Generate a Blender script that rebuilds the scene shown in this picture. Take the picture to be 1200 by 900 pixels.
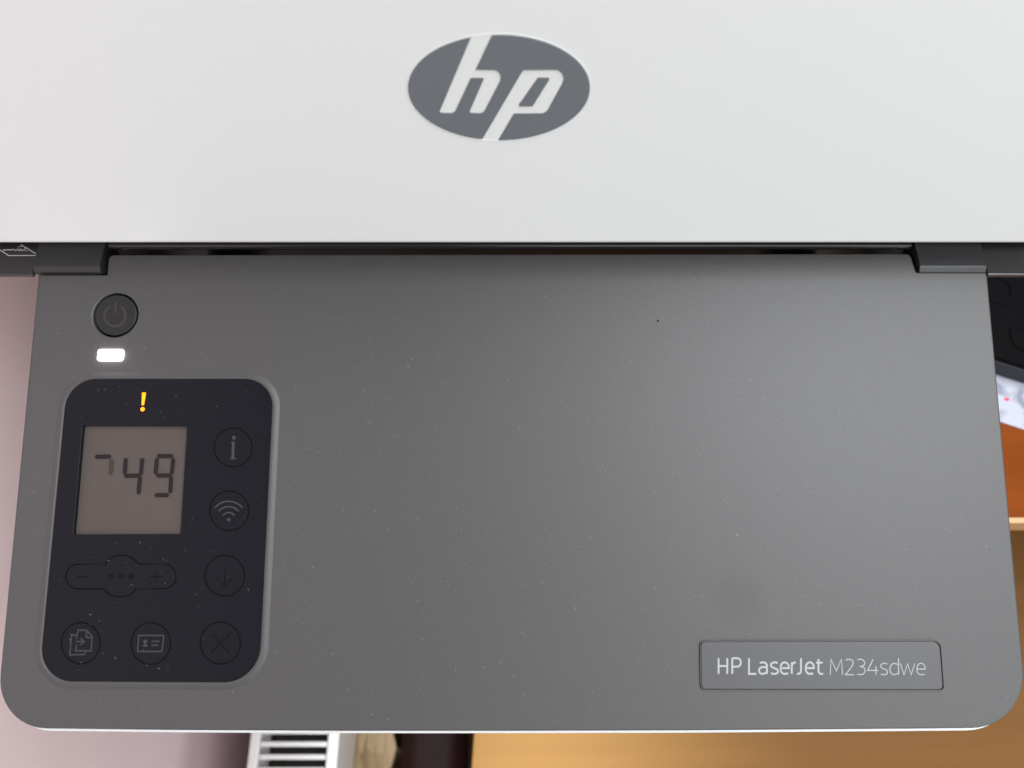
import bpy, bmesh, math, random
from mathutils import Vector, Matrix
R = math.radians
random.seed(7)
scene = bpy.context.scene
for o in list(bpy.data.objects): bpy.data.objects.remove(o)

# ------------------------------------------------------------------ camera
PITCH = R(67.0); FPX = 880.0; CAM = Vector((0, 0, 0.47))
AX = Vector((0, math.cos(PITCH), -math.sin(PITCH)))
UP = Vector((0, math.sin(PITCH), math.cos(PITCH)))
RT = Vector((1, 0, 0))
cd = bpy.data.cameras.new('camera'); cam = bpy.data.objects.new('camera', cd)
scene.collection.objects.link(cam)
cam.location = CAM; cam.rotation_euler = (math.pi/2 - PITCH, 0, 0)
cd.sensor_width = 36; cd.lens = 36*FPX/1200; cd.clip_start = 0.01; cd.clip_end = 50
cd.dof.use_dof = True; cd.dof.focus_distance = 0.285; cd.dof.aperture_fstop = 11.0
scene.camera = cam
# ------------------------------------------------------------------ light
w = bpy.data.worlds.new('World'); scene.world = w; w.use_nodes = True
bg = w.node_tree.nodes['Background']; bg.inputs[0].default_value = (0.97, 0.98, 1.0, 1); bg.inputs[1].default_value = 0.06
def area(name, loc, target, sx, sy, power, col):
    l = bpy.data.lights.new(name, 'AREA'); l.shape = 'RECTANGLE'; l.size = sx; l.size_y = sy
    l.energy = power; l.color = col
    o = bpy.data.objects.new(name, l); scene.collection.objects.link(o); o.location = loc
    o.rotation_euler = (Vector(target)-Vector(loc)).to_track_quat('-Z', 'Y').to_euler()
    return o
area('window_light_front', (0.8, -1.6, 0.25), (0, 0.1, 0.25), 1.0, 0.5, 3, (1.0, 0.99, 0.98))
area('window_light_side', (0.95, -0.75, 0.42), (0.05, 0.1, 0.12), 0.7, 0.6, 6.5, (0.95, 0.98, 1.0))
area('room_light_front', (0.65, -1.05, 1.6), (0.1, 0.1, 0.2), 1.5, 0.8, 11.5, (0.96, 0.98, 1.0))
area('room_light_right', (0.84, 0.24, 1.85), (0.5, 0.1, 0), 1.7, 0.8, 60, (0.95, 0.98, 1.0))
sl = bpy.data.lights.new('bench_fill_spot', 'SPOT'); sl.energy = 440; sl.spot_size = R(15); sl.spot_blend = 1.0; sl.shadow_soft_size = 0.12; sl.color = (0.78, 0.95, 1.0)  # added spot that brightens the left part of the bench, not a real window
so = bpy.data.objects.new('bench_fill_spot', sl); scene.collection.objects.link(so); so.location = (-0.1, -1.0, 0.7)
so.rotation_euler = (Vector((0.015, -0.03, -0.3))-so.location).to_track_quat('-Z', 'Y').to_euler()
scene.view_settings.view_transform = 'Standard'; scene.view_settings.look = 'None'
scene.view_settings.exposure = 0; scene.view_settings.gamma = 1
scene.render.engine = 'CYCLES'
scene.render.resolution_x = 1024; scene.render.resolution_y = 768

# ------------------------------------------------------------------ planes and pixel rays
class Plane:
    def __init__(s, p, n, u=Vector((1, 0, 0))):
        s.p = Vector(p); s.n = Vector(n).normalized(); s.u = u; s.v = s.n.cross(u)
        s.m = Matrix((( s.u.x, s.v.x, s.n.x, s.p.x), (s.u.y, s.v.y, s.n.y, s.p.y), (s.u.z, s.v.z, s.n.z, s.p.z), (0, 0, 0, 1)))
    def px(s, x, y):
        d = AX + RT*((x-600)/FPX) + UP*((450-y)/FPX)
        t = (s.p-CAM).dot(s.n)/d.dot(s.n); q = CAM + d*t - s.p
        return (q.dot(s.u), q.dot(s.v))
    def pts(s, L): return [s.px(*q[:2]) for q in L]
def ray(x, y, depth): return CAM + (AX + RT*((x-600)/FPX) + UP*((450-y)/FPX))*depth
def level(z): return Plane((0, 0, z), (0, 0, 1))
TILT = R(14.7)
PAN = Plane(ray(600, 320, 0.289), (0, -math.sin(TILT), math.cos(TILT)))
LEAN = R(9.3)
LID = Plane(ray(600, 285, 0.270), (0, -math.cos(LEAN), math.sin(LEAN)))
PXM = 0.000325                                  # metres per photo pixel on the panel

# ------------------------------------------------------------------ materials
def mat(name, col, rough=0.5, spec=0.5, metal=0.0, emit=None, estr=0, coat=0.0, vary=0.0, vscale=40, bump=0.0, bscale=1500):
    m = bpy.data.materials.new(name); m.use_nodes = True; nt = m.node_tree; b = nt.nodes['Principled BSDF']
    b.inputs['Base Color'].default_value = (*col, 1); b.inputs['Roughness'].default_value = rough
    b.inputs['Specular IOR Level'].default_value = spec; b.inputs['Metallic'].default_value = metal
    b.inputs['Coat Weight'].default_value = coat; b.inputs['Coat Roughness'].default_value = 0.12
    if emit: b.inputs['Emission Color'].default_value = (*emit, 1); b.inputs['Emission Strength'].default_value = estr
    tc = nt.nodes.new('ShaderNodeTexCoord')
    if vary:
        n = nt.nodes.new('ShaderNodeTexNoise'); n.inputs['Scale'].default_value = vscale; n.inputs['Detail'].default_value = 6
        nt.links.new(tc.outputs['Object'], n.inputs['Vector'])
        mr = nt.nodes.new('ShaderNodeMapRange'); mr.inputs[1].default_value = 0.25; mr.inputs[2].default_value = 0.75
        mr.inputs[3].default_value = 1-vary; mr.inputs[4].default_value = 1+vary
        nt.links.new(n.outputs['Fac'], mr.inputs[0])
        mx = nt.nodes.new('ShaderNodeVectorMath'); mx.operation = 'SCALE'; mx.inputs[0].default_value = col
        nt.links.new(mr.outputs[0], mx.inputs['Scale']); nt.links.new(mx.outputs[0], b.inputs['Base Color'])
    if bump:
        n2 = nt.nodes.new('ShaderNodeTexNoise'); n2.inputs['Scale'].default_value = bscale; n2.inputs['Detail'].default_value = 3
        nt.links.new(tc.outputs['Object'], n2.inputs['Vector'])
        bp = nt.nodes.new('ShaderNodeBump'); bp.inputs['Strength'].default_value = bump; bp.inputs['Distance'].default_value = 0.0002
        nt.links.new(n2.outputs['Fac'], bp.inputs['Height']); nt.links.new(bp.outputs[0], b.inputs['Normal'])
    return m
def wood(name, c1, c2, rough, axis='X', scale=14, spec=0.5):
    m = bpy.data.materials.new(name); m.use_nodes = True; nt = m.node_tree; b = nt.nodes['Principled BSDF']
    tc = nt.nodes.new('ShaderNodeTexCoord'); mp = nt.nodes.new('ShaderNodeMapping')
    st = (0.06, 1, 1) if axis == 'X' else (1, 0.06, 1)
    mp.inputs['Scale'].default_value = st
    nt.links.new(tc.outputs['Object'], mp.inputs['Vector'])
    n = nt.nodes.new('ShaderNodeTexNoise'); n.inputs['Scale'].default_value = scale*6; n.inputs['Detail'].default_value = 8; n.inputs['Distortion'].default_value = 0.6
    nt.links.new(mp.outputs[0], n.inputs['Vector'])
    cr = nt.nodes.new('ShaderNodeValToRGB'); cr.color_ramp.elements[0].position = 0.3; cr.color_ramp.elements[1].position = 0.7
    cr.color_ramp.elements[0].color = (*c1, 1); cr.color_ramp.elements[1].color = (*c2, 1)
    nt.links.new(n.outputs['Fac'], cr.inputs[0]); nt.links.new(cr.outputs[0], b.inputs['Base Color'])
    b.inputs['Roughness'].default_value = rough; b.inputs['Specular IOR Level'].default_value = spec
    return m
M = dict(
    panel=mat('grey_panel_plastic', (0.055, 0.0538, 0.054), 0.47, 0.5, vary=0.02, vscale=900, bump=0.25, bscale=2600),
    lid=mat('white_plastic', (0.75, 0.77, 0.76), 0.45, 0.4, bump=0.06, bscale=2500),
    body=mat('white_body_plastic', (0.75, 0.75, 0.74), 0.5),
    dark=mat('dark_grey_plastic', (0.022, 0.023, 0.025), 0.38, 0.5, bump=0.12, bscale=2600),
    bed=mat('glossy_dark_plastic', (0.03, 0.027, 0.027), 0.16, 0.5),
    black=mat('black_plastic', (0.008, 0.008, 0.009), 0.3),
    cavity=mat('black_cavity', (0.004, 0.004, 0.004), 0.8, 0.2),
    pad=mat('smoked_control_glass', (0.0042, 0.0050, 0.0080), 0.34, 0.20, bump=0.03, bscale=1800),
    ring=mat('button_line_black', (0.0015, 0.0015, 0.002), 0.6, 0.1),
    icon=mat('icon_grey', (0.030, 0.030, 0.030), 0.5, 0.4),
    icondim=mat('icon_unlit', (0.002, 0.002, 0.0025), 0.5, 0.15),
    button=mat('button_rubber', (0.010, 0.0105, 0.0105), 0.45, 0.4),
    lcd=mat('lcd_greybrown', (0.066, 0.053, 0.047), 0.55, 0.3, vary=0.03, vscale=60),
    seg=mat('lcd_segment', (0.012, 0.008, 0.01), 0.6, 0.2),
    segfaint=mat('lcd_segment_faint', (0.04, 0.031, 0.028), 0.6, 0.2),
    led=mat('white_led', (1, 1, 1), 0.4, emit=(1.0, 0.93, 0.90), estr=26),
    warn=mat('amber_led', (0.5, 0.2, 0.0), 0.4, emit=(1.0, 0.24, 0.0), estr=1.9),
    plate=mat('plate_grey', (0.052, 0.052, 0.054), 0.43, 0.5, bump=0.15, bscale=2600),
    letter=mat('letter_silver', (0.30, 0.31, 0.31), 0.45, 0.5),
    emblem=mat('emblem_grey', (0.145, 0.163, 0.176), 0.5, 0.3),
    dust=mat('dust_fibre', (0.22, 0.22, 0.22), 0.9, 0.1),
    speck=mat('dark_speck', (0.01, 0.01, 0.01), 0.9, 0.1),
    sticker=mat('label_print', (0.62, 0.58, 0.58), 0.5, 0.3),
    wall=mat('pale_pink_wall', (0.80, 0.645, 0.66), 0.75, 0.25, vary=0.03, vscale=9, bump=0.25, bscale=300),
    radiator=mat('white_enamel', (0.78, 0.76, 0.75), 0.3, 0.5),
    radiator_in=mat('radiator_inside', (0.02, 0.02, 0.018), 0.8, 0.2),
    desk=wood('orange_wood', (0.17, 0.038, 0.003), (0.21, 0.047, 0.005), 0.6, spec=0.06),
    desk_edge=wood('light_wood_edge', (0.55, 0.32, 0.15), (0.62, 0.38, 0.19), 0.4),
    bench=wood('tan_wood', (0.17, 0.080, 0.024), (0.20, 0.094, 0.030), 0.5, scale=8, spec=0.06),
    floor=wood('floor_wood', (0.20, 0.12, 0.065), (0.28, 0.17, 0.09), 0.5, 'Y'),
    leather=mat('dark_brown_leather', (0.010, 0.0022, 0.0018), 0.5, 0.15, vary=0.25, vscale=50, bump=0.4, bscale=400),
    bag=mat('brown_paper', (0.30, 0.20, 0.11), 0.7, 0.3, vary=0.15, vscale=30),
    case=mat('black_case', (0.002, 0.002, 0.0025), 0.6, 0.05),
    case_edge=mat('charcoal_edge', (0.02, 0.021, 0.026), 0.5, 0.3),
)

# ------------------------------------------------------------------ mesh helpers
def link(name, me, m, parent=None, off=Vector((0, 0, 0))):
    o = bpy.data.objects.new(name, me); scene.collection.objects.link(o)
    if m is not None and not me.materials: me.materials.append(m)
    if parent: o.parent = parent
    return o
def tag(o, label=None, cat=None, group=None, kind=None):
    for k, v in (('label', label), ('category', cat), ('group', group), ('kind', kind)):
        if v: o[k] = v
    return o
def empty(name, loc):
    o = bpy.data.objects.new(name, None); scene.collection.objects.link(o); o.location = loc; o.empty_display_size = 0.05
    return o
def root_of(o):
    while o.parent: o = o.parent
    return o
def flat_normals(me, angle):
    """smooth rounded edges while large flat faces keep their own normal."""
    area = {}; key = {}
    for p in me.polygons:
        k = tuple(round(c, 3) for c in p.normal); key[p.index] = k; area[k] = area.get(k, 0)+p.area
    vf = [[] for _ in me.vertices]
    for p in me.polygons:
        for v in p.vertices: vf[v].append(p.index)
    cs = math.cos(R(angle)); nor = [None]*len(me.loops); P_ = me.polygons
    for p in P_:
        for li, v in zip(p.loop_indices, p.vertices):
            acc = Vector((0, 0, 0)); seen = set()
            for f in vf[v]:
                if key[f] in seen: continue
                if P_[f].normal.dot(p.normal) > cs: seen.add(key[f]); acc += P_[f].normal*area[key[f]]
            nor[li] = acc.normalized() if acc.length > 0 else p.normal
    me.normals_split_custom_set(nor)
def finish(name, me, m, parent, angle=35):
    """mesh is in world coordinates; shift it so that it sits under its parent."""
    if parent: me.transform(Matrix.Translation(-root_of(parent).location))
    for p in me.polygons: p.use_smooth = True
    flat_normals(me, angle)
    return link(name, me, m, parent)
def rounded(pts, radii, n=8):
    """polygon with rounded corners; radii scalar or list (same unit as pts)."""
    if not isinstance(radii, (list, tuple)): radii = [radii]*len(pts)
    out = []; N = len(pts)
    for i in range(N):
        p = Vector(pts[i]); a = Vector(pts[i-1]) - p; b = Vector(pts[(i+1) % N]) - p; r = radii[i]
        if r <= 0: out.append(tuple(p)); continue
        a.normalize(); b.normalize(); ang = a.angle(b); t = r/math.tan(ang/2)
        c = p + (a+b).normalized()*(r/math.sin(ang/2)); s = p + a*t; e = p + b*t
        a0 = math.atan2(s.y-c.y, s.x-c.x); a1 = math.atan2(e.y-c.y, e.x-c.x); d = a1-a0
        while d > math.pi: d -= 2*math.pi
        while d < -math.pi: d += 2*math.pi
        for k in range(n+1):
            t_ = a0 + d*k/n; out.append((c.x+r*math.cos(t_), c.y+r*math.sin(t_)))
    return out
def circle(c, r, n=48, ry=None): return [(c[0]+r*math.cos(2*math.pi*k/n), c[1]+(ry or r)*math.sin(2*math.pi*k/n)) for k in range(n)]
def slab(name, loops, plane, top, thick, bevel, m, parent=None, bres=3, angle=35):
    """flat plate with holes on a plane: top face at height `top`, edges rounded by `bevel`."""
    cu = bpy.data.curves.new('tmp', 'CURVE'); cu.dimensions = '2D'; cu.fill_mode = 'BOTH'
    for L in loops:
        s = cu.splines.new('POLY'); s.points.add(len(L)-1); s.use_cyclic_u = True
        for q, p in zip(s.points, L): q.co = (p[0], p[1], 0, 1)
    cu.extrude = max(thick/2-bevel, 1e-6); cu.bevel_depth = bevel; cu.bevel_resolution = bres; cu.offset = -bevel
    o = bpy.data.objects.new('tmp', cu); scene.collection.objects.link(o)
    dg = bpy.context.evaluated_depsgraph_get(); me = bpy.data.meshes.new_from_object(o.evaluated_get(dg))
    bpy.data.objects.remove(o); bpy.data.curves.remove(cu)
    me.materials.clear()
    bm = bmesh.new(); bm.from_mesh(me); bmesh.ops.remove_doubles(bm, verts=bm.verts, dist=1e-7)
    bmesh.ops.recalc_face_normals(bm, faces=bm.faces); bm.to_mesh(me); bm.free()
    me.transform(plane.m @ Matrix.Translation((0, 0, top-thick/2)))
    return finish(name, me, m, parent, angle)
def ribbon(name, lines, width, plane, h, m, parent=None, closed=False):
    """flat printed strokes of constant width on a plane (points in plane metres)."""
    V, F = [], []
    for li, L in enumerate(lines):
        wd = width[li] if isinstance(width, (list, tuple)) else width
        L = [Vector(p) for p in L]; L = [p for i, p in enumerate(L) if i == 0 or (p-L[i-1]).length > 2e-5]; n = len(L); base = len(V); z = h + li*4e-6
        for i in range(n):
            a = L[i-1] if (i > 0 or closed) else None; b = L[(i+1) % n] if (i < n-1 or closed) else None
            d1 = (L[i]-a).normalized() if a is not None else None; d2 = (b-L[i]).normalized() if b is not None else None
            if d1 is None: d1 = d2
            if d2 is None: d2 = d1
            t = (d1+d2)
            t = t.normalized() if t.length > 1e-6 else d1
            nn = Vector((-t.y, t.x)); k = max(0.45, nn.dot(Vector((-d1.y, d1.x))))
            for s in (1, -1):
                q = L[i] + nn*(s*wd/2/k); V.append(plane.m @ Vector((q.x, q.y, z)))
        for i in range(n if closed else n-1):
            j = (i+1) % n; F.append((base+2*i, base+2*i+1, base+2*j+1, base+2*j))
    me = bpy.data.meshes.new(name); me.from_pydata([tuple(v) for v in V], [], F); me.update()
    bm = bmesh.new(); bm.from_mesh(me)
    for f in bm.faces:
        f.normal_update()
        if f.normal.dot(plane.n) < 0: f.normal_flip()
    bm.to_mesh(me); bm.free()
    return finish(name, me, m, parent)
def prism(name, poly, x0, x1, m, parent=None, bevel=0.0, seg=3):
    """profile in (y,z) swept along x."""
    bm = bmesh.new()
    a = [bm.verts.new((x0, p[0], p[1])) for p in poly]; b = [bm.verts.new((x1, p[0], p[1])) for p in poly]
    bm.faces.new(a); bm.faces.new(b[::-1]); n = len(poly)
    for i in range(n): bm.faces.new((a[i], b[i], b[(i+1) % n], a[(i+1) % n]))
    bmesh.ops.recalc_face_normals(bm, faces=bm.faces)
    if bevel: bmesh.ops.bevel(bm, geom=bm.edges[:], offset=bevel, segments=seg, affect='EDGES', profile=0.5)
    me = bpy.data.meshes.new(name); bm.to_mesh(me); bm.free()
    return finish(name, me, m, parent)
def box(name, lo, hi, m, parent=None, bevel=0.0, seg=3):
    return prism(name, [(lo[1], lo[2]), (hi[1], lo[2]), (hi[1], hi[2]), (lo[1], hi[2])], lo[0], hi[0], m, parent, bevel, seg)
def quad(name, pts, z0, z1, m, parent=None, bevel=0.001):
    """vertical prism over a horizontal polygon of (x,y)."""
    bm = bmesh.new()
    a = [bm.verts.new((p[0], p[1], z0)) for p in pts]; b = [bm.verts.new((p[0], p[1], z1)) for p in pts]; n = len(pts)
    bm.faces.new(a[::-1]); bm.faces.new(b)
    for i in range(n): bm.faces.new((a[i], a[(i+1) % n], b[(i+1) % n], b[i]))
    bmesh.ops.recalc_face_normals(bm, faces=bm.faces)
    if bevel: bmesh.ops.bevel(bm, geom=bm.edges[:], offset=bevel, segments=3, affect='EDGES', profile=0.5)
    me = bpy.data.meshes.new(name); bm.to_mesh(me); bm.free()
    return finish(name, me, m, parent)
def spline(P, n=6):
    """smooth curve through the points."""
    out = []; Q = [P[0]] + list(P) + [P[-1]]
    for i in range(1, len(Q)-2):
        p0, p1, p2, p3 = [Vector(q) for q in Q[i-1:i+3]]
        for k in range(n):
            t = k/n
            v = 0.5*((2*p1)+(p2-p0)*t+(2*p0-5*p1+4*p2-p3)*t*t+(3*p1-p0-3*p2+p3)*t**3); out.append(tuple(v))
    out.append(tuple(P[-1])); return out

# ================================================================== SETTING
FLOOR = -0.75; WALLX = -0.335
fl = box('floor', (WALLX, -1.6, FLOOR-0.02), (1.6, 1.4, FLOOR), M['floor']); tag(fl, 'brown wooden floor', 'floor', kind='structure')
wl = box('wall', (WALLX-0.1, -0.5, FLOOR-0.02), (WALLX-0.0005, 1.4, 0.9), M['wall']); tag(wl, 'pale pink painted wall', 'wall', kind='structure')

# ---- desk the printer stands on
Z0 = level(0.0)
fy = Z0.px(1190, 613)[1]
desk = empty('desk', (0.4, 0.4, FLOOR))
tag(desk, 'orange wooden desk carrying the printer, with a pale front edge', 'desk')
DL, DR, DB = -0.165, 1.0, 0.72
box('desk_top', (DL, fy+0.004, -0.022), (DR, DB, 0.0), M['desk'], desk, 0.0006)
box('edge_band', (DL, fy, -0.022), (DR, fy+0.0039, 0.0), M['desk_edge'], desk, 0.0008)
for x in (DL+0.03, DR-0.07):
    box('leg', (x, fy+0.05, FLOOR), (x+0.04, DB-0.03, -0.0225), M['desk'], desk, 0.002)

# ---- tan wooden bench lower down, in front of the desk
ZB = level(-0.30)
a = ZB.px(555.5, 858); b = ZB.px(552.5, 900); d = Vector(a)-Vector(b); d.normalize()
pA = Vector(a)+d*0.36; pB = Vector(b)-d*0.34
nrm = Vector((d.y, -d.x))
bench = empty('wooden_bench', (0.3, -0.1, FLOOR))
tag(bench, 'tan wooden bench top below the overhanging grey panel', 'bench')
ends = [pA, pA+nrm*0.85, pB+nrm*0.85, pB]
bt = quad('bench_top', ends, -0.325, -0.30, M['bench'], bench, 0.0015)
SL = math.tan(R(4.5)); yref = a[1]
def slope(o):
    for v in o.data.vertices:
        if v.co.z + FLOOR > -0.5: v.co.z += (v.co.y - 0.1 - yref)*SL
slope(bt)
cen = sum(ends, Vector((0, 0)))/4
for q in ends:
    c = q + (cen-q).normalized()*0.06
    quad('leg', [c+Vector(t)*0.02 for t in ((-1, -1), (1, -1), (1, 1), (-1, 1))], FLOOR, -0.3255, M['bench'], bench, 0.002); slope(bpy.context.scene.objects[-1])

# ---- radiator on the wall
ZR = -0.335; PR = level(ZR)
rl = (PR.px(294, 858)[0]+PR.px(288.5, 900)[0])/2; rr = (PR.px(397.5, 858)[0]+PR.px(394.5, 900)[0])/2
ry0, ry1 = -0.45, 0.55
rad = empty('radiator', ((rl+rr)/2, 0, FLOOR))
tag(rad, 'white enamel radiator with slatted top grille beside the pink wall', 'radiator')
yb = PR.px(345, 858)[1]
box('back_panel', (rl, ry0, FLOOR+0.12), (rl+0.010, ry1, ZR), M['radiator'], rad, 0.002)
box('front_panel', (rr-0.011, ry0, FLOOR+0.12), (rr, ry1, ZR), M['radiator'], rad, 0.002)
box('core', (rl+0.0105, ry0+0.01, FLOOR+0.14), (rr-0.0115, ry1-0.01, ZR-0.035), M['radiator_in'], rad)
for y in (ry0, ry1-0.012):
    box('end_cap', (rl+0.0105, y, FLOOR+0.12), (rr-0.0115, y+0.012, ZR-0.001), M['radiator'], rad, 0.001)
pitch = 0.0112; y = ry0+0.03; i = 0; proto = None
while y < ry1-0.03:
    if proto is None:
        proto = box('grille_slat', (rl+0.0105, y, ZR-0.004), (rr-0.0115, y+0.0046, ZR-0.0008), M['radiator'], rad, 0.0008, 2)
        y00 = y
    else:
        s = proto.copy(); scene.collection.objects.link(s); s.location = (0, y-y00, 0)
    y += pitch
for x in (rl+0.02, rr-0.03):
    for y in (ry0+0.1, ry1-0.12):
        box('foot', (x, y, FLOOR), (x+0.012, y+0.02, FLOOR+0.1395), M['radiator'], rad, 0.001)
for y in (ry0+0.25, ry1-0.25):
    box('wall_bracket', (WALLX, y, -0.55), (rl-0.0003, y+0.03, -0.5), M['radiator'], rad, 0.001)

# ---- dark leather stool between radiator and bench
ZS = level(-0.40)
sx0 = ZS.px(467, 880)[0]; sx1 = ZS.px(546, 880)[0]; sy = ZS.px(500, 880)[1]
stool = empty('leather_stool', ((sx0+sx1)/2, sy, FLOOR))
tag(stool, 'dark brown leather stool in the gap beside the tan bench', 'stool')
box('seat_cushion', (sx0, sy-0.16, -0.47), (sx1, sy+0.16, -0.40), M['leather'], stool, 0.022, 6)
for x in (sx0+0.008, sx1-0.026):
    for y in (sy-0.13, sy+0.11):
        box('leg', (x, y, FLOOR), (x+0.018, y+0.02, -0.465), M['leather'], stool, 0.002)
# ---- crumpled brown paper bag on the floor
ZG = level(-0.42)
gx0 = ZG.px(404, 880)[0]; gx1 = ZG.px(463, 880)[0]; gy = ZG.px(430, 880)[1]
bm = bmesh.new(); bmesh.ops.create_cube(bm, size=1)
bmesh.ops.subdivide_edges(bm, edges=bm.edges[:], cuts=9, use_grid_fill=True)
for v in bm.verts:
    c = v.co.copy()
    v.co.x = (gx0+gx1)/2 + c.x*(gx1-gx0)*(1-0.12*(c.z+0.5)); v.co.y = gy + c.y*0.22*(1-0.1*(c.z+0.5)); v.co.z = FLOOR + (c.z+0.5)*(-0.42-FLOOR)
    if c.z > -0.45:
        v.co += Vector((random.uniform(-1, 1), random.uniform(-1, 1), random.uniform(-1, 1)))*0.0045
me = bpy.data.meshes.new('paper_bag'); bm.to_mesh(me); bm.free()
bagm = finish('paper_bag', me, M['bag'], None, 20)
tag(bagm, 'crumpled brown paper bag on the floor beside the radiator', 'bag')

# ---- sheet of paper and black case on the desk, right of the printer
pp = level(0.0006)
e1 = Vector(pp.px(1176, 495.5)); e2 = Vector(pp.px(1200, 503.5)); d = (e2-e1).normalized(); n2 = Vector((-d.y, d.x))
q0 = e1 - d*0.035
sheet = quad('paper_sheet', [q0, q0+d*0.21, q0+d*0.21+n2*0.297, q0+n2*0.297], 0.0003, 0.0008, None, None, 0)
pm = bpy.data.materials.new('printed_paper'); pm.use_nodes = True; nt = pm.node_tree; bs = nt.nodes['Principled BSDF']
bs.inputs['Roughness'].default_value = 0.5
tc = nt.nodes.new('ShaderNodeTexCoord')
nz = nt.nodes.new('ShaderNodeTexNoise'); nz.inputs['Scale'].default_value = 55; nz.inputs['Detail'].default_value = 5; nz.inputs['Distortion'].default_value = 1.2
nt.links.new(tc.outputs['Object'], nz.inputs['Vector'])
cr = nt.nodes.new('ShaderNodeValToRGB'); cr.color_ramp.elements[0].position = 0.33; cr.color_ramp.elements[0].color = (0.2, 0.21, 0.27, 1)
cr.color_ramp.elements[1].position = 0.5; cr.color_ramp.elements[1].color = (0.42, 0.43, 0.51, 1)
nt.links.new(nz.outputs['Fac'], cr.inputs[0]); nt.links.new(cr.outputs[0], bs.inputs['Base Color'])
sheet.data.materials.append(pm)
tag(sheet, 'white printed paper sheet with grey marbling and a red dot, under the black case', 'paper')
c = pp.px(1179.5, 468)
reddot = mat('red_print', (0.6, 0.06, 0.10), 0.5)
slab('red_dot', [circle(c, 0.0019, 24, 0.0013)], level(0.0), 0.00095, 0.0001, 0.00002, reddot, sheet)
CH = 0.020
ct = level(CH)
f1 = Vector(ct.px(1168, 420)); f2 = Vector(ct.px(1200, 430)); d = (f2-f1).normalized(); n2 = Vector((-d.y, d.x))
q0 = f1 - d*0.045
case = empty('black_case', (*(q0+d*0.1+n2*0.09), 0.001))
tag(case, 'flat black case with charcoal edge lying on the paper sheet', 'case')
P4 = [q0, q0+d*0.24, q0+d*0.24+n2*0.18, q0+n2*0.18]
slab('tray', [rounded([tuple(p) for p in P4], 0.006)], level(0.0), CH-0.0045, CH-0.0055, 0.001, M['case_edge'], case)
slab('cover', [rounded([tuple(p+d*0.001*s+n2*0.001*t) for p, s, t in zip(P4, (1, -1, -1, 1), (1, 1, -1, -1))], 0.006)], level(0.0), CH, 0.0044, 0.0015, M['case'], case)
for (x, y, r) in ((1170, 338, 0.013), (1203, 396, 0.011)):
    c = ct.px(x, y)
    slab('dial', [circle(c, r, 40), circle(c, r*0.6, 40)], level(0.0), CH+0.0008, 0.0012, 0.0003, M['case'], case)

# ================================================================== PRINTER
HW = 0.207
yb0, yb1 = fy+0.016, fy+0.32
printer = empty('printer', (0, (yb0+yb1)/2, 0))
tag(printer, 'white and grey laser printer with front control panel on the desk', 'printer')
OP = Vector(printer.location)

# ---- body (mostly hidden below the panel), output tray, feet
notch_y = (PAN.m @ Vector((*PAN.px(80, 321), 0))).y; notch_z = (PAN.m @ Vector((*PAN.px(80, 321), 0))).z
body = box('body', (-0.18, yb0, 0.012), (0.18, yb1, 0.125), M['body'], printer, 0.008)
box('output_tray', (-0.13, yb0+0.006, 0.1255), (0.13, yb1-0.06, 0.129), M['dark'], printer, 0.001)
box('rear_support', (-0.18, yb1-0.055, 0.1255), (0.18, yb1, notch_z-0.026), M['body'], printer, 0.004)
for s in (-1, 1):
    box('side_support', (s*0.165-0.012, yb0+0.03, 0.1255), (s*0.165+0.012, yb1-0.056, notch_z-0.026), M['body'], printer, 0.003)
for x in (-0.15, 0.15):
    for y in (yb0+0.02, yb1-0.03):
        box('foot', (x-0.012, y-0.012, 0.0), (x+0.012, y+0.012, 0.0118), M['black'], printer, 0.001)

# ---- scanner bed: dark glossy frame, its front strip shows either side of the arms
bz = notch_z + 0.0008
BED = level(bz)
xl = BED.px(43, 305)[0]; xr = BED.px(1152, 305)[0]
xa = BED.px(122, 305)[0]; xb = BED.px(1073, 305)[0]
bf = BED.px(20, 322)[1]; back = yb1+0.002
gap = BED.px(600, 291)[1] + 0.004
bed_outline = [(-HW, bf), (xl-0.0002, bf), (xl-0.0002, gap), (xr+0.0002, gap), (xr+0.0002, bf), (HW, bf), (HW, back), (-HW, back)]
slab('scanner_bed', [rounded(bed_outline, [0.002, 0.0005, 0.0005, 0.0005, 0.0005, 0.002, 0.01, 0.01], 4)], level(0.0), bz, 0.0022, 0.0007, M['bed'], printer)
box('scanner_tub', (-HW+0.012, gap+0.006, bz-0.024), (HW-0.012, back-0.004, bz-0.0024), M['dark'], printer, 0.002)
# warning label printed on the bed strip
def lp(x, y): return BED.px(x/18.0, 280+y/18.0)
lab = ribbon('safety_label', [[lp(-250, 75), lp(185, 352), lp(752, 350)], [lp(440, 118), lp(752, 312)],
        [lp(60, 238), lp(150, 232), lp(280, 228)], [lp(290, 215), lp(330, 250), lp(380, 215), lp(400, 255)], [lp(420, 205), lp(470, 250), lp(530, 205), lp(540, 190)],
        [lp(380, 170), lp(420, 160), lp(470, 165)], [lp(410, 250), lp(520, 235), lp(585, 262)]],
        [0.00035, 0.00035, 0.00045, 0.0003, 0.0003, 0.00025, 0.0002], BED, 0.00004, M['sticker'], printer)
# pivot arms
for k, (x0, x1) in enumerate(((xl, xa), (xb, xr))):
    prism('pivot_arm', [(bf+0.0045, bz-0.012), (bf+0.0010, bz-0.0012), (bf+0.0012, bz+0.0002), (bf+0.0030, bz+0.0014), (bf+0.006, bz+0.0017), (gap-0.0005, bz+0.0017), (gap-0.0005, bz-0.012)],
          x0+0.0002, x1-0.0002, M['dark'], printer, 0.0003, 2)
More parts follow.
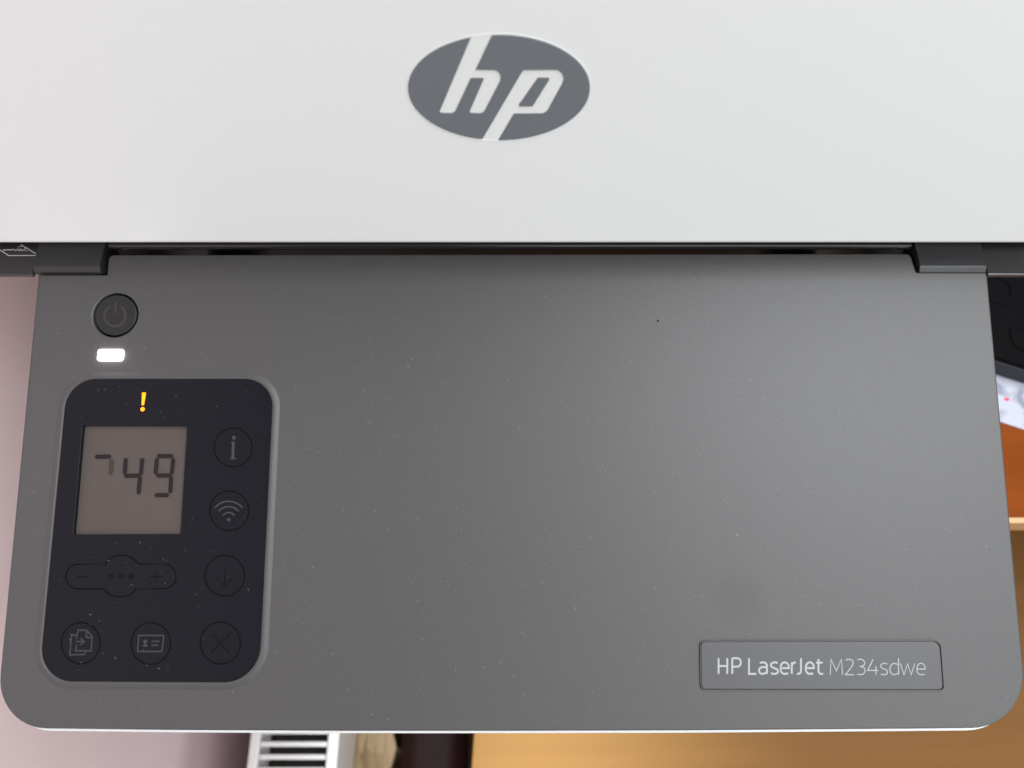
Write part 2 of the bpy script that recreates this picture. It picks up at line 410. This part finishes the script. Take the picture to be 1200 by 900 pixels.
# slot behind the panel: hinge rod and dark floor
slot_y = BED.px(600, 299)[1]
bm = bmesh.new()
bmesh.ops.create_cone(bm, cap_ends=True, segments=24, radius1=0.0016, radius2=0.0016, depth=xb-xa-0.001,
    matrix=Matrix.Translation(((xa+xb)/2, gap-0.0022, bz-0.0008)) @ Matrix.Rotation(math.pi/2, 4, 'Y'))
me = bpy.data.meshes.new('hinge_rod'); bm.to_mesh(me); bm.free(); finish('hinge_rod', me, M['bed'], printer)
box('slot_floor', (xa+0.0006, bf+0.002, bz-0.022), (xb-0.0006, gap-0.0001, bz-0.0135), M['cavity'], printer)
for px_ in (160, 198, 305):
    x = BED.px(px_, 300)[0]
    box('slot_rib', (x-0.001, slot_y-0.002, bz-0.0134), (x+0.001, gap-0.0045, bz-0.004), M['dark'], printer, 0.0003)

# ---- white lid / document feeder with the emblem on its front
p0 = LID.p; fd = Vector((0, math.sin(LEAN), math.cos(LEAN)))
H = 0.128
pt = p0 + fd*H
prof = [(p0.y, p0.z), (pt.y, pt.z), (pt.y+0.03, pt.z+0.008), (back-0.03, pt.z+0.002), (back+0.002, pt.z-0.03), (back+0.002, bz+0.002), (p0.y+0.012, bz+0.002), (p0.y+0.006, p0.z-0.004)]
lid = prism('document_feeder_lid', prof, -HW-0.001, HW+0.001, M['lid'], printer, 0.0014, 3)
# emblem: grey inlay with the letters left open
def ez(x, y): return LID.px(440+x/4.0, 20+y/4.0)
def ell(a): return (579+425*math.cos(a), 329+246*math.sin(a))
def ang(x, y): return math.atan2((y-329)/246, (x-579)/425)
a0 = ang(447, 95); a1 = ang(502, 569); a2 = ang(577, 574); a3 = ang(547, 84)
def arc(a, b, n=48):
    return [ell(a+(b-a)*k/n) for k in range(n+1)]
left = arc(a0 + 2*math.pi if a0 < 0 else a0, a1)      # top-left round the left side to the bottom
right = arc(a2, a3 if a3 < a2 else a3-2*math.pi)      # bottom round the right side to the top
pstem = [(690, 248)]
mid = rounded([(502, 569), (692, 247), (912, 245), (800, 450), (650, 451), (577, 574)], [0, 14, 42, 40, 0, 0], 6)
hrt = rounded([(547, 84), (470, 246), (612, 247), (506, 450), (438, 448), (510, 284), (448, 284), (370, 450), (298, 447), (447, 95)],
              [0, 0, 36, 26, 8, 6, 6, 26, 8, 0], 6)
outline = left[:-1] + mid[:-1] + right[:-1] + hrt[:-1]
isl = rounded([(762, 283), (820, 283), (736, 417), (668, 417)], 6, 4)
emb = slab('emblem', [[ez(*p) for p in outline]], LID, 0.00030, 0.0006, 0.00012, M['emblem'], printer, 2)
slab('letter_counter', [[ez(*p) for p in isl]], LID, 0.00030, 0.0006, 0.0001, M['emblem'], emb, 2)
el = [ez(*ell(2*math.pi*k/96)) for k in range(96)]
el_out = [ez(579+434*math.cos(2*math.pi*k/96), 329+253*math.sin(2*math.pi*k/96)) for k in range(96)]
slab('emblem_rim', [el_out, [ez(579+427*math.cos(2*math.pi*k/96), 329+248*math.sin(2*math.pi*k/96)) for k in range(96)]], LID, 0.00010, 0.0003, 0.00005, M['lid'], emb, 2)

# ---- grey control panel plate with openings
P = PAN.pts
def mpx(v): return v*PXM
out_px = [(44.5, 322), (125, 322), (127, 298.5), (1067, 297), (1074, 318.5), (1157, 318.5), (1206, 853), (1060, 854.5), (800, 856.5), (600, 857), (400, 857), (200, 856), (-6.5, 853.5)]
rad_px = [1.5, 0.5, 7, 7, 0.5, 1.5, 62, 0, 0, 0, 0, 0, 56]
panel_loop = rounded(P(out_px), [mpx(r) for r in rad_px], 12)
def qloop(pts, r, grow=0.0, n=10):
    q = P(pts); c = Vector((sum(p[0] for p in q)/4, sum(p[1] for p in q)/4))
    q = [(p[0] + math.copysign(grow, p[0]-c.x), p[1] + math.copysign(grow, p[1]-c.y)) for p in q]
    rr = r if isinstance(r, (list, tuple)) else [r]*len(q)
    return rounded(q, [mpx(x)+grow for x in rr], n)
pad_px = [(80, 445), (320.5, 445), (303, 799), (46.5, 797.5)]
pad_r = [33, 33, 38, 36]
pad_hole = qloop(pad_px, pad_r, 0.0024)
pb = PAN.px(135, 369)
btn_hole = circle(pb, mpx(25.8)+0.0002, 56)
led_px = [(116.5, 410.5), (144, 410.5), (143, 421.7), (115, 421.7)]
led_hole = qloop(led_px, 2.0, 0.0001, 4)
pl_px = [(821, 752), (1100.5, 751.5), (1104.8, 808), (822, 807.5)]
plate_hole = qloop(pl_px, [5, 8, 5, 5], 0.0)
PT = 0.0044
slab('control_panel', [panel_loop, pad_hole, btn_hole, led_hole], PAN, 0.0, PT, 0.0007, M['panel'], printer, 4)
trim = [(p[0]*1.0028, p[1]-0.0022) for p in rounded(P([(20, 560), (1182, 560), (1206, 853), (1060, 854.5), (800, 856.5), (600, 857), (400, 857), (200, 856), (-6.5, 853.5)]), [mpx(r) for r in (3, 3, 62, 0, 0, 0, 0, 0, 56)], 12)]
slab('front_trim', [trim], PAN, -0.0045, 0.0034, 0.0008, M['lid'], printer, 4)
# faint thumb smudge worn into the plastic above the name plate
nt = M['panel'].node_tree; bs = nt.nodes['Principled BSDF']; src = bs.inputs['Base Color'].links[0].from_socket
tc = nt.nodes.new('ShaderNodeTexCoord'); ds = nt.nodes.new('ShaderNodeVectorMath'); ds.operation = 'DISTANCE'
ds.inputs[1].default_value = tuple(PAN.m @ Vector((*PAN.px(866, 700), 0)) - OP)
nt.links.new(tc.outputs['Object'], ds.inputs[0])
mr = nt.nodes.new('ShaderNodeMapRange'); mr.interpolation_type = 'SMOOTHSTEP'
mr.inputs[1].default_value = 0.003; mr.inputs[2].default_value = 0.013; mr.inputs[3].default_value = 0.87; mr.inputs[4].default_value = 1.0
nt.links.new(ds.outputs['Value'], mr.inputs[0])
sc_ = nt.nodes.new('ShaderNodeVectorMath'); sc_.operation = 'SCALE'; nt.links.new(src, sc_.inputs[0]); nt.links.new(mr.outputs[0], sc_.inputs['Scale'])
nt.links.new(sc_.outputs[0], bs.inputs['Base Color'])
inner = rounded(P([(60, 335), (1140, 335), (1180, 835), (20, 835)]), mpx(50))
slab('panel_back', [inner], PAN, -0.0081, 0.002, 0.0005, M['cavity'], printer)
# arm that carries the panel from the body
for s in (-1, 1):
    prism('panel_bracket', [(notch_y-0.03, bz-0.036), (notch_y+0.02, bz-0.034), (notch_y+0.02, bz-0.0245), (notch_y-0.004, bz-0.0245)], s*0.12-0.01, s*0.12+0.01, M['dark'], printer, 0.001)

def loft(name, loops, m, parent):
    V, F = [], []; n = len(loops[0][0])
    for L, h in loops: V += [tuple(PAN.m @ Vector((p[0], p[1], h))) for p in L]
    for k in range(len(loops)-1):
        for i in range(n): F.append((k*n+i, k*n+(i+1) % n, (k+1)*n+(i+1) % n, (k+1)*n+i))
    me = bpy.data.meshes.new(name); me.from_pydata(V, [], F); me.update()
    bm = bmesh.new(); bm.from_mesh(me)
    for f in bm.faces:
        f.normal_update()
        if f.normal.dot(PAN.n) < 0: f.normal_flip()
    bm.to_mesh(me); bm.free()
    return finish(name, me, m, parent, 60)
def padl(g): return qloop(pad_px, pad_r, g, 12)
loft('pad_bezel', [(padl(0.0034), -0.00012), (padl(0.0027), 0.00004), (padl(0.0020), 0.00030), (padl(0.0013), 0.00052), (padl(0.0007), 0.00058), (padl(0.00035), 0.00048), (padl(0.00016), 0.0002), (padl(0.0001), -0.0020)], M['panel'], printer)
# ---- name plate with lettering
plate = slab('name_plate', [qloop(pl_px, [5, 8, 5, 5], 0.0)], PAN, 0.00035, 0.0012, 0.00025, M['plate'], printer)
slab('plate_rim', [qloop(pl_px, [5, 8, 5, 5], 0.0002), qloop(pl_px, [5, 8, 5, 5], -0.00035)], PAN, 0.00062, 0.0008, 0.00022, M['panel'], plate, 3)
def arcp(cx, cy, rx, ry, a, b, n=10): return [(cx+rx*math.cos(R(a+(b-a)*k/n)), cy+ry*math.sin(R(a+(b-a)*k/n))) for k in range(n+1)]
G = {
 'H': [[(0, 0), (0, 1)], [(1, 0), (1, 1)], [(0, .5), (1, .5)]],
 'P': [[(0, 0), (0, 1)], [(0, 1), (.55, 1)] + arcp(.55, .73, .45, .27, 90, -90) + [(0, .46)]],
 'L': [[(0, 1), (0, 0), (1, 0)]],
 'a': [[(.08, .70)] + arcp(.5, .52, .5, .22, 90, 0) + [(1, 0)], [(1, .43), (.45, .43)] + arcp(.4, .215, .4, .215, 90, 270) + [(.5, 0), (1, .1)]],
 's': [spline([(.95, .69), (.5, .74), (.08, .64), (.1, .47), (.5, .37), (.92, .26), (.93, .08), (.5, 0), (.03, .04)])],
 'e': [[(0, .37), (1, .37)] + arcp(.5, .42, .5, .32, 0, 180) + arcp(.5, .30, .5, .30, 180, 270) + [(.92, .03)]],
 'r': [[(0, 0), (0, .74)], [(0, .55)] + arcp(.7, .45, .7, .28, 160, 80, 6)],
 'J': [[(.75, 1), (.75, .2)] + arcp(.3, .2, .45, .2, 0, -110, 8)],
 't': [[(.35, .95), (.35, .2)] + arcp(.7, .2, .35, .2, 180, 270, 6) + [(1, .01)], [(0, .72), (.95, .72)]],
 'M': [[(0, 0), (.08, 1), (.5, .25), (.92, 1), (1, 0)]],
 '2': [spline([(.02, .93), (.45, 1), (.88, .86), (.8, .6), (.4, .28), (0, 0)]) + [(1, 0)]],
 '3': [spline([(.05, .96), (.5, 1), (.92, .82), (.8, .6), (.35, .53)]), spline([(.35, .53), (.85, .46), (.98, .24), (.65, .02), (.02, .03)])],
 '4': [[(.5, 1), (0, .28), (1, .28)], [(.76, .56), (.76, 0)]],
 'd': [[(1, 1.08), (1, 0)], [(1, .66), (.55, .73)] + arcp(.5, .37, .5, .36, 95, 265) + [(.6, .01), (1, .1)]],
 'w': [[(0, .73), (.25, 0), (.5, .70), (.75, 0), (1, .73)]],
}
def word(name, spec, width, top, basel, m, parent):
    lines = []
    for ch, x0, x1 in spec:
        for st in G[ch]:
            lines.append([PAN.px(820+(x0+(x1-x0)*p[0])/4.138, 750+(basel-(basel-top)*p[1])/4.138) for p in st])
    return ribbon(name, lines, width, PAN, 0.00039, m, parent)
word('lettering', [('H', 90, 132), ('P', 156, 198), ('L', 237, 273), ('a', 286, 324), ('s', 342, 378), ('e', 390, 430), ('r', 444, 468), ('J', 464, 497), ('e', 512, 551), ('t', 561, 596)],
     0.00068, 87, 163, M['letter'], plate)
word('model_lettering', [('M', 630, 690), ('2', 704, 746), ('3', 760, 800), ('4', 812, 864), ('s', 874, 908), ('d', 919, 961), ('w', 970, 1040), ('e', 1050, 1090)],
     0.00034, 92, 167, M['letter'], plate)

# ---- power button and status light
btn = slab('power_button', [circle(pb, mpx(24.6), 56)], PAN, -0.0004, 0.004, 0.0004, M['button'], printer)
def ptpx(cx, cy, r, a): return (cx+r*math.cos(R(a)), cy-r*math.sin(R(a)))
ribbon('power_symbol', [[PAN.px(*ptpx(134.2, 369.7, 12.4, a)) for a in range(115, 427, 8)], [PAN.px(135.4, 354), PAN.px(134.3, 366.5)]], mpx(2.3), PAN, -0.00037, M['icon'], btn)
slab('status_light', [qloop(led_px, 1.8, -0.0001, 4)], PAN, 0.0008, 0.003, 0.0005, M['led'], printer)

# ---- control pad with display
PADH = 0.0001
lcd_px = [(97, 498.5), (219.5, 499), (211.5, 626), (86, 626.5)]
lcd_loop = qloop(lcd_px, 1.5, 0.0, 3)
pad = slab('control_pad', [qloop(pad_px, pad_r, -0.0002), lcd_loop], PAN, PADH, 0.004, 0.0002, M['pad'], printer)
LH = PADH-0.0018
disp = slab('display', [qloop(lcd_px, 1.5, 0.0004, 3)], PAN, LH, 0.0015, 0.0001, M['lcd'], printer)
def dz(x, y): return PAN.px(80+x/6.0, 490+y/6.0)
segs = [(180, 270, 282, 268), (392, 285, 383, 388), (386, 405, 490, 402), (508, 285, 498, 392), (492, 412, 481, 530),
        (618, 265, 722, 265), (612, 285, 602, 388), (727, 285, 716, 388), (612, 402, 708, 402), (712, 415, 706, 522), (602, 541, 690, 541)]
def seg(s, name, m, h):
    a, b = Vector((s[0], s[1])), Vector((s[2], s[3])); d = (b-a).normalized(); n = Vector((-d.y, d.x)); wd = 14
    a = a-d*5; b = b+d*5
    pts = [a-d*3, a+d*7+n*wd, b-d*7+n*wd, b+d*3, b-d*7-n*wd, a+d*7-n*wd]
    return slab(name, [rounded([dz(*p) for p in pts], 0.0001, 3)], PAN, h, 0.00006, 0.00001, m, disp, 1)
for s in segs: seg(s, 'digit_segment', M['seg'], LH+0.0004)
for s in ((291, 292, 283, 390),): seg(s, 'digit_segment_faint', M['segfaint'], LH+0.0004)
# warning light
ex = [(166.6, 460), (171.4, 460), (168.9, 475), (166.2, 475)]
wlt = slab('warning_light', [rounded(P(ex), mpx(1.0), 4)], PAN, PADH+0.00008, 0.0002, 0.00004, M['warn'], pad, 1)
slab('warning_dot', [circle(PAN.px(167.3, 479.6), mpx(2.5), 20)], PAN, PADH+0.00008, 0.0002, 0.00004, M['warn'], pad, 1)
# touch buttons: outline + icon
IH = PADH+0.00003
def ring(cx, cy, rx, ry=None, name='button_outline'):
    pts = [PAN.px(cx+rx*math.cos(2*math.pi*k/56), cy+(ry or rx)*math.sin(2*math.pi*k/56)) for k in range(56)]
    return ribbon(name, [pts], mpx(1.6), PAN, IH, M['ring'], pad, closed=True)
def icon(name, lines, wd, m): return ribbon(name, [[PAN.px(*p) for p in L] for L in lines], [mpx(x) for x in wd] if isinstance(wd, list) else mpx(wd), PAN, IH, m, pad)
def dot(name, x, y, r, m): return slab(name, [circle(PAN.px(x, y), mpx(r), 20)], PAN, IH+0.00001, 0.00004, 0.000005, m, pad, 1)
ring(273.3, 524.3, 22.2, 22.7); ring(268.7, 598.6, 22.7, 23.2); ring(263.5, 674.7, 23.2, 23.8); ring(258.4, 753.5, 23.5, 24.5)
ring(94.8, 753.6, 22.7, 24.2); ring(176.8, 754, 23.0, 24.5)
icon('information_icon', [[(270.8, 518.5), (273.3, 518.3)], [(273.6, 517.5), (273.0, 537.3)], [(269.5, 537.6), (277.2, 537.6)]], [1.3, 3.2, 1.3], M['icon'])
dot('information_icon_dot', 274.2, 512.9, 2.3, M['icon'])
wl_ = []
for r, a in ((21.6, 50), (15.4, 50), (8.4, 55)):
    wl_.append([(268.1+r*math.sin(R(t))*0.98, 609-r*math.cos(R(t))) for t in [(-a+2*a*k/14) for k in range(15)]])
icon('wireless_icon', wl_, 1.6, M['icon']); dot('wireless_icon_dot', 268.1, 608.9, 1.9, M['icon'])
icon('down_arrow_icon', [[(264.4, 663), (263.5, 687)], [(254, 677), (263.5, 687), (273.8, 676.5)]], 1.7, M['icondim'])
icon('cancel_icon', [[(248.4, 743), (269, 765)], [(270, 742), (247.5, 765)]], 1.7, M['icondim'])
def cz(x, y): return (60+x/7.5, 720+y/7.5)
icon('copy_icon', [[cz(222, 215), cz(238, 138), cz(312, 138), cz(362, 195), cz(352, 320), cz(218, 320), cz(222, 268)], [cz(312, 138), cz(310, 200), cz(356, 204)],
     [cz(222, 180), cz(182, 182), cz(165, 354), cz(295, 352), cz(303, 330)], [cz(222, 238), cz(290, 238)], [cz(258, 208), cz(292, 238), cz(255, 270)]], 1.5, M['icon'])
icon('identity_card_icon', [[cz(765, 185), cz(994, 185)], [cz(990, 185), cz(975, 325)], [cz(980, 325), cz(756, 325)], [cz(760, 325), cz(772, 185)],
     [cz(885, 236), cz(955, 236)], [cz(882, 270), cz(945, 270)], [cz(806, 274), cz(850, 274)], [cz(828, 245), cz(827, 272)]], [1.5, 1.5, 1.5, 1.5, 1.5, 1.5, 2.0, 2.4], M['icon'])
dot('identity_card_icon_head', *cz(828, 238), 2.1, M['icon'])
def al(cx, cy, rx, ry, a, b, n=14): return [cz(cx+rx*math.cos(R(a+(b-a)*k/n)), cy-ry*math.sin(R(a+(b-a)*k/n))) for k in range(n+1)]
def cz(x, y): return (60+x/7.5, 630+y/7.5)
bar = al(237, 343, 108, 109, 270, 90) + [cz(478, 234)] + al(620, 338, 182, 184, 145, 35) + [cz(1000, 234)] + al(992, 341, 107, 108, 90, -90) + [cz(742, 450)] + al(606, 338, 182, 184, -38, -142)
ribbon('menu_button_outline', [[PAN.px(*p) for p in bar]], mpx(1.6), PAN, IH, M['ring'], pad, closed=True)
icon('minus_icon', [[cz(230, 343), cz(337, 343)]], 2.2, M['icondim'])
icon('plus_icon', [[cz(865, 343), cz(980, 343)], [cz(926, 285), cz(922, 375)]], 1.6, M['icondim'])
for x in (526, 612, 705): dot('menu_dot', *cz(x, 340), 3.2, M['icondim'])

# ================================================================== dust
def inside(p, L):
    c = False; j = len(L)-1
    for i in range(len(L)):
        if (L[i][1] > p[1]) != (L[j][1] > p[1]) and p[0] < (L[j][0]-L[i][0])*(p[1]-L[i][1])/(L[j][1]-L[i][1])+L[i][0]: c = not c
        j = i
    return c
V, F = [], []
pad_in = qloop([(86, 452), (313, 452), (297, 790), (54, 790)], 30)
big = [pad_hole, btn_hole, led_hole, plate_hole]
def fleck(x, y, h, L, wd, a, bend):
    global V, F
    base = len(V); n = 3
    for k in range(n+1):
        t = k/n-0.5; ax = a + bend*t
        cx = x + L*t*math.cos(a) - bend*L*t*t*math.sin(a); cy = y + L*t*math.sin(a) + bend*L*t*t*math.cos(a)
        for s in (1, -1): V.append(tuple(PAN.m @ Vector((cx - s*wd/2*math.sin(ax), cy + s*wd/2*math.cos(ax), h))))
    for k in range(n): F.append((base+2*k+1, base+2*k+3, base+2*k+2, base+2*k))
cnt = 0
while cnt < 950:
    x, y = random.uniform(0, 1200), random.uniform(325, 850)
    p = PAN.px(x, y)
    if not inside(p, panel_loop): continue
    if inside(p, pad_in) and random.random() < 0.5: continue
    if inside(p, pad_in) and not inside(p, qloop([(90, 490), (226, 490), (218, 634), (78, 634)], 1)): h = PADH+0.00006
    elif any(inside(p, qq) for qq in big) or inside(p, qloop(pad_px, pad_r, 0.003)): continue
    else: h = 0.00003
    big_one = random.random() < 0.16
    L = random.uniform(0.0004, 0.0011) if big_one else random.uniform(0.00012, 0.00035)
    wd = random.uniform(0.00006, 0.00012) if big_one else random.uniform(0.00007, 0.00016)
    fleck(p[0], p[1], h, L, wd, random.uniform(0, 6.28), random.uniform(-1.5, 1.5)); cnt += 1
p = PAN.px(864, 627); fleck(p[0], p[1], 0.00003, 0.0009, 0.0003, 1.2, 0.4)
me = bpy.data.meshes.new('dust'); me.from_pydata(V, [], F); me.update()
du = link('dust', me, M['dust']); tag(du, 'fine pale dust flecks scattered over the grey control panel', 'dust', kind='stuff')
sp = slab('speck', [circle(PAN.px(771, 376), 0.0004, 12)], PAN, 0.0001, 0.0002, 0.00004, M['speck'], None, 1)
tag(sp, 'single tiny black speck on the grey control panel', 'speck')
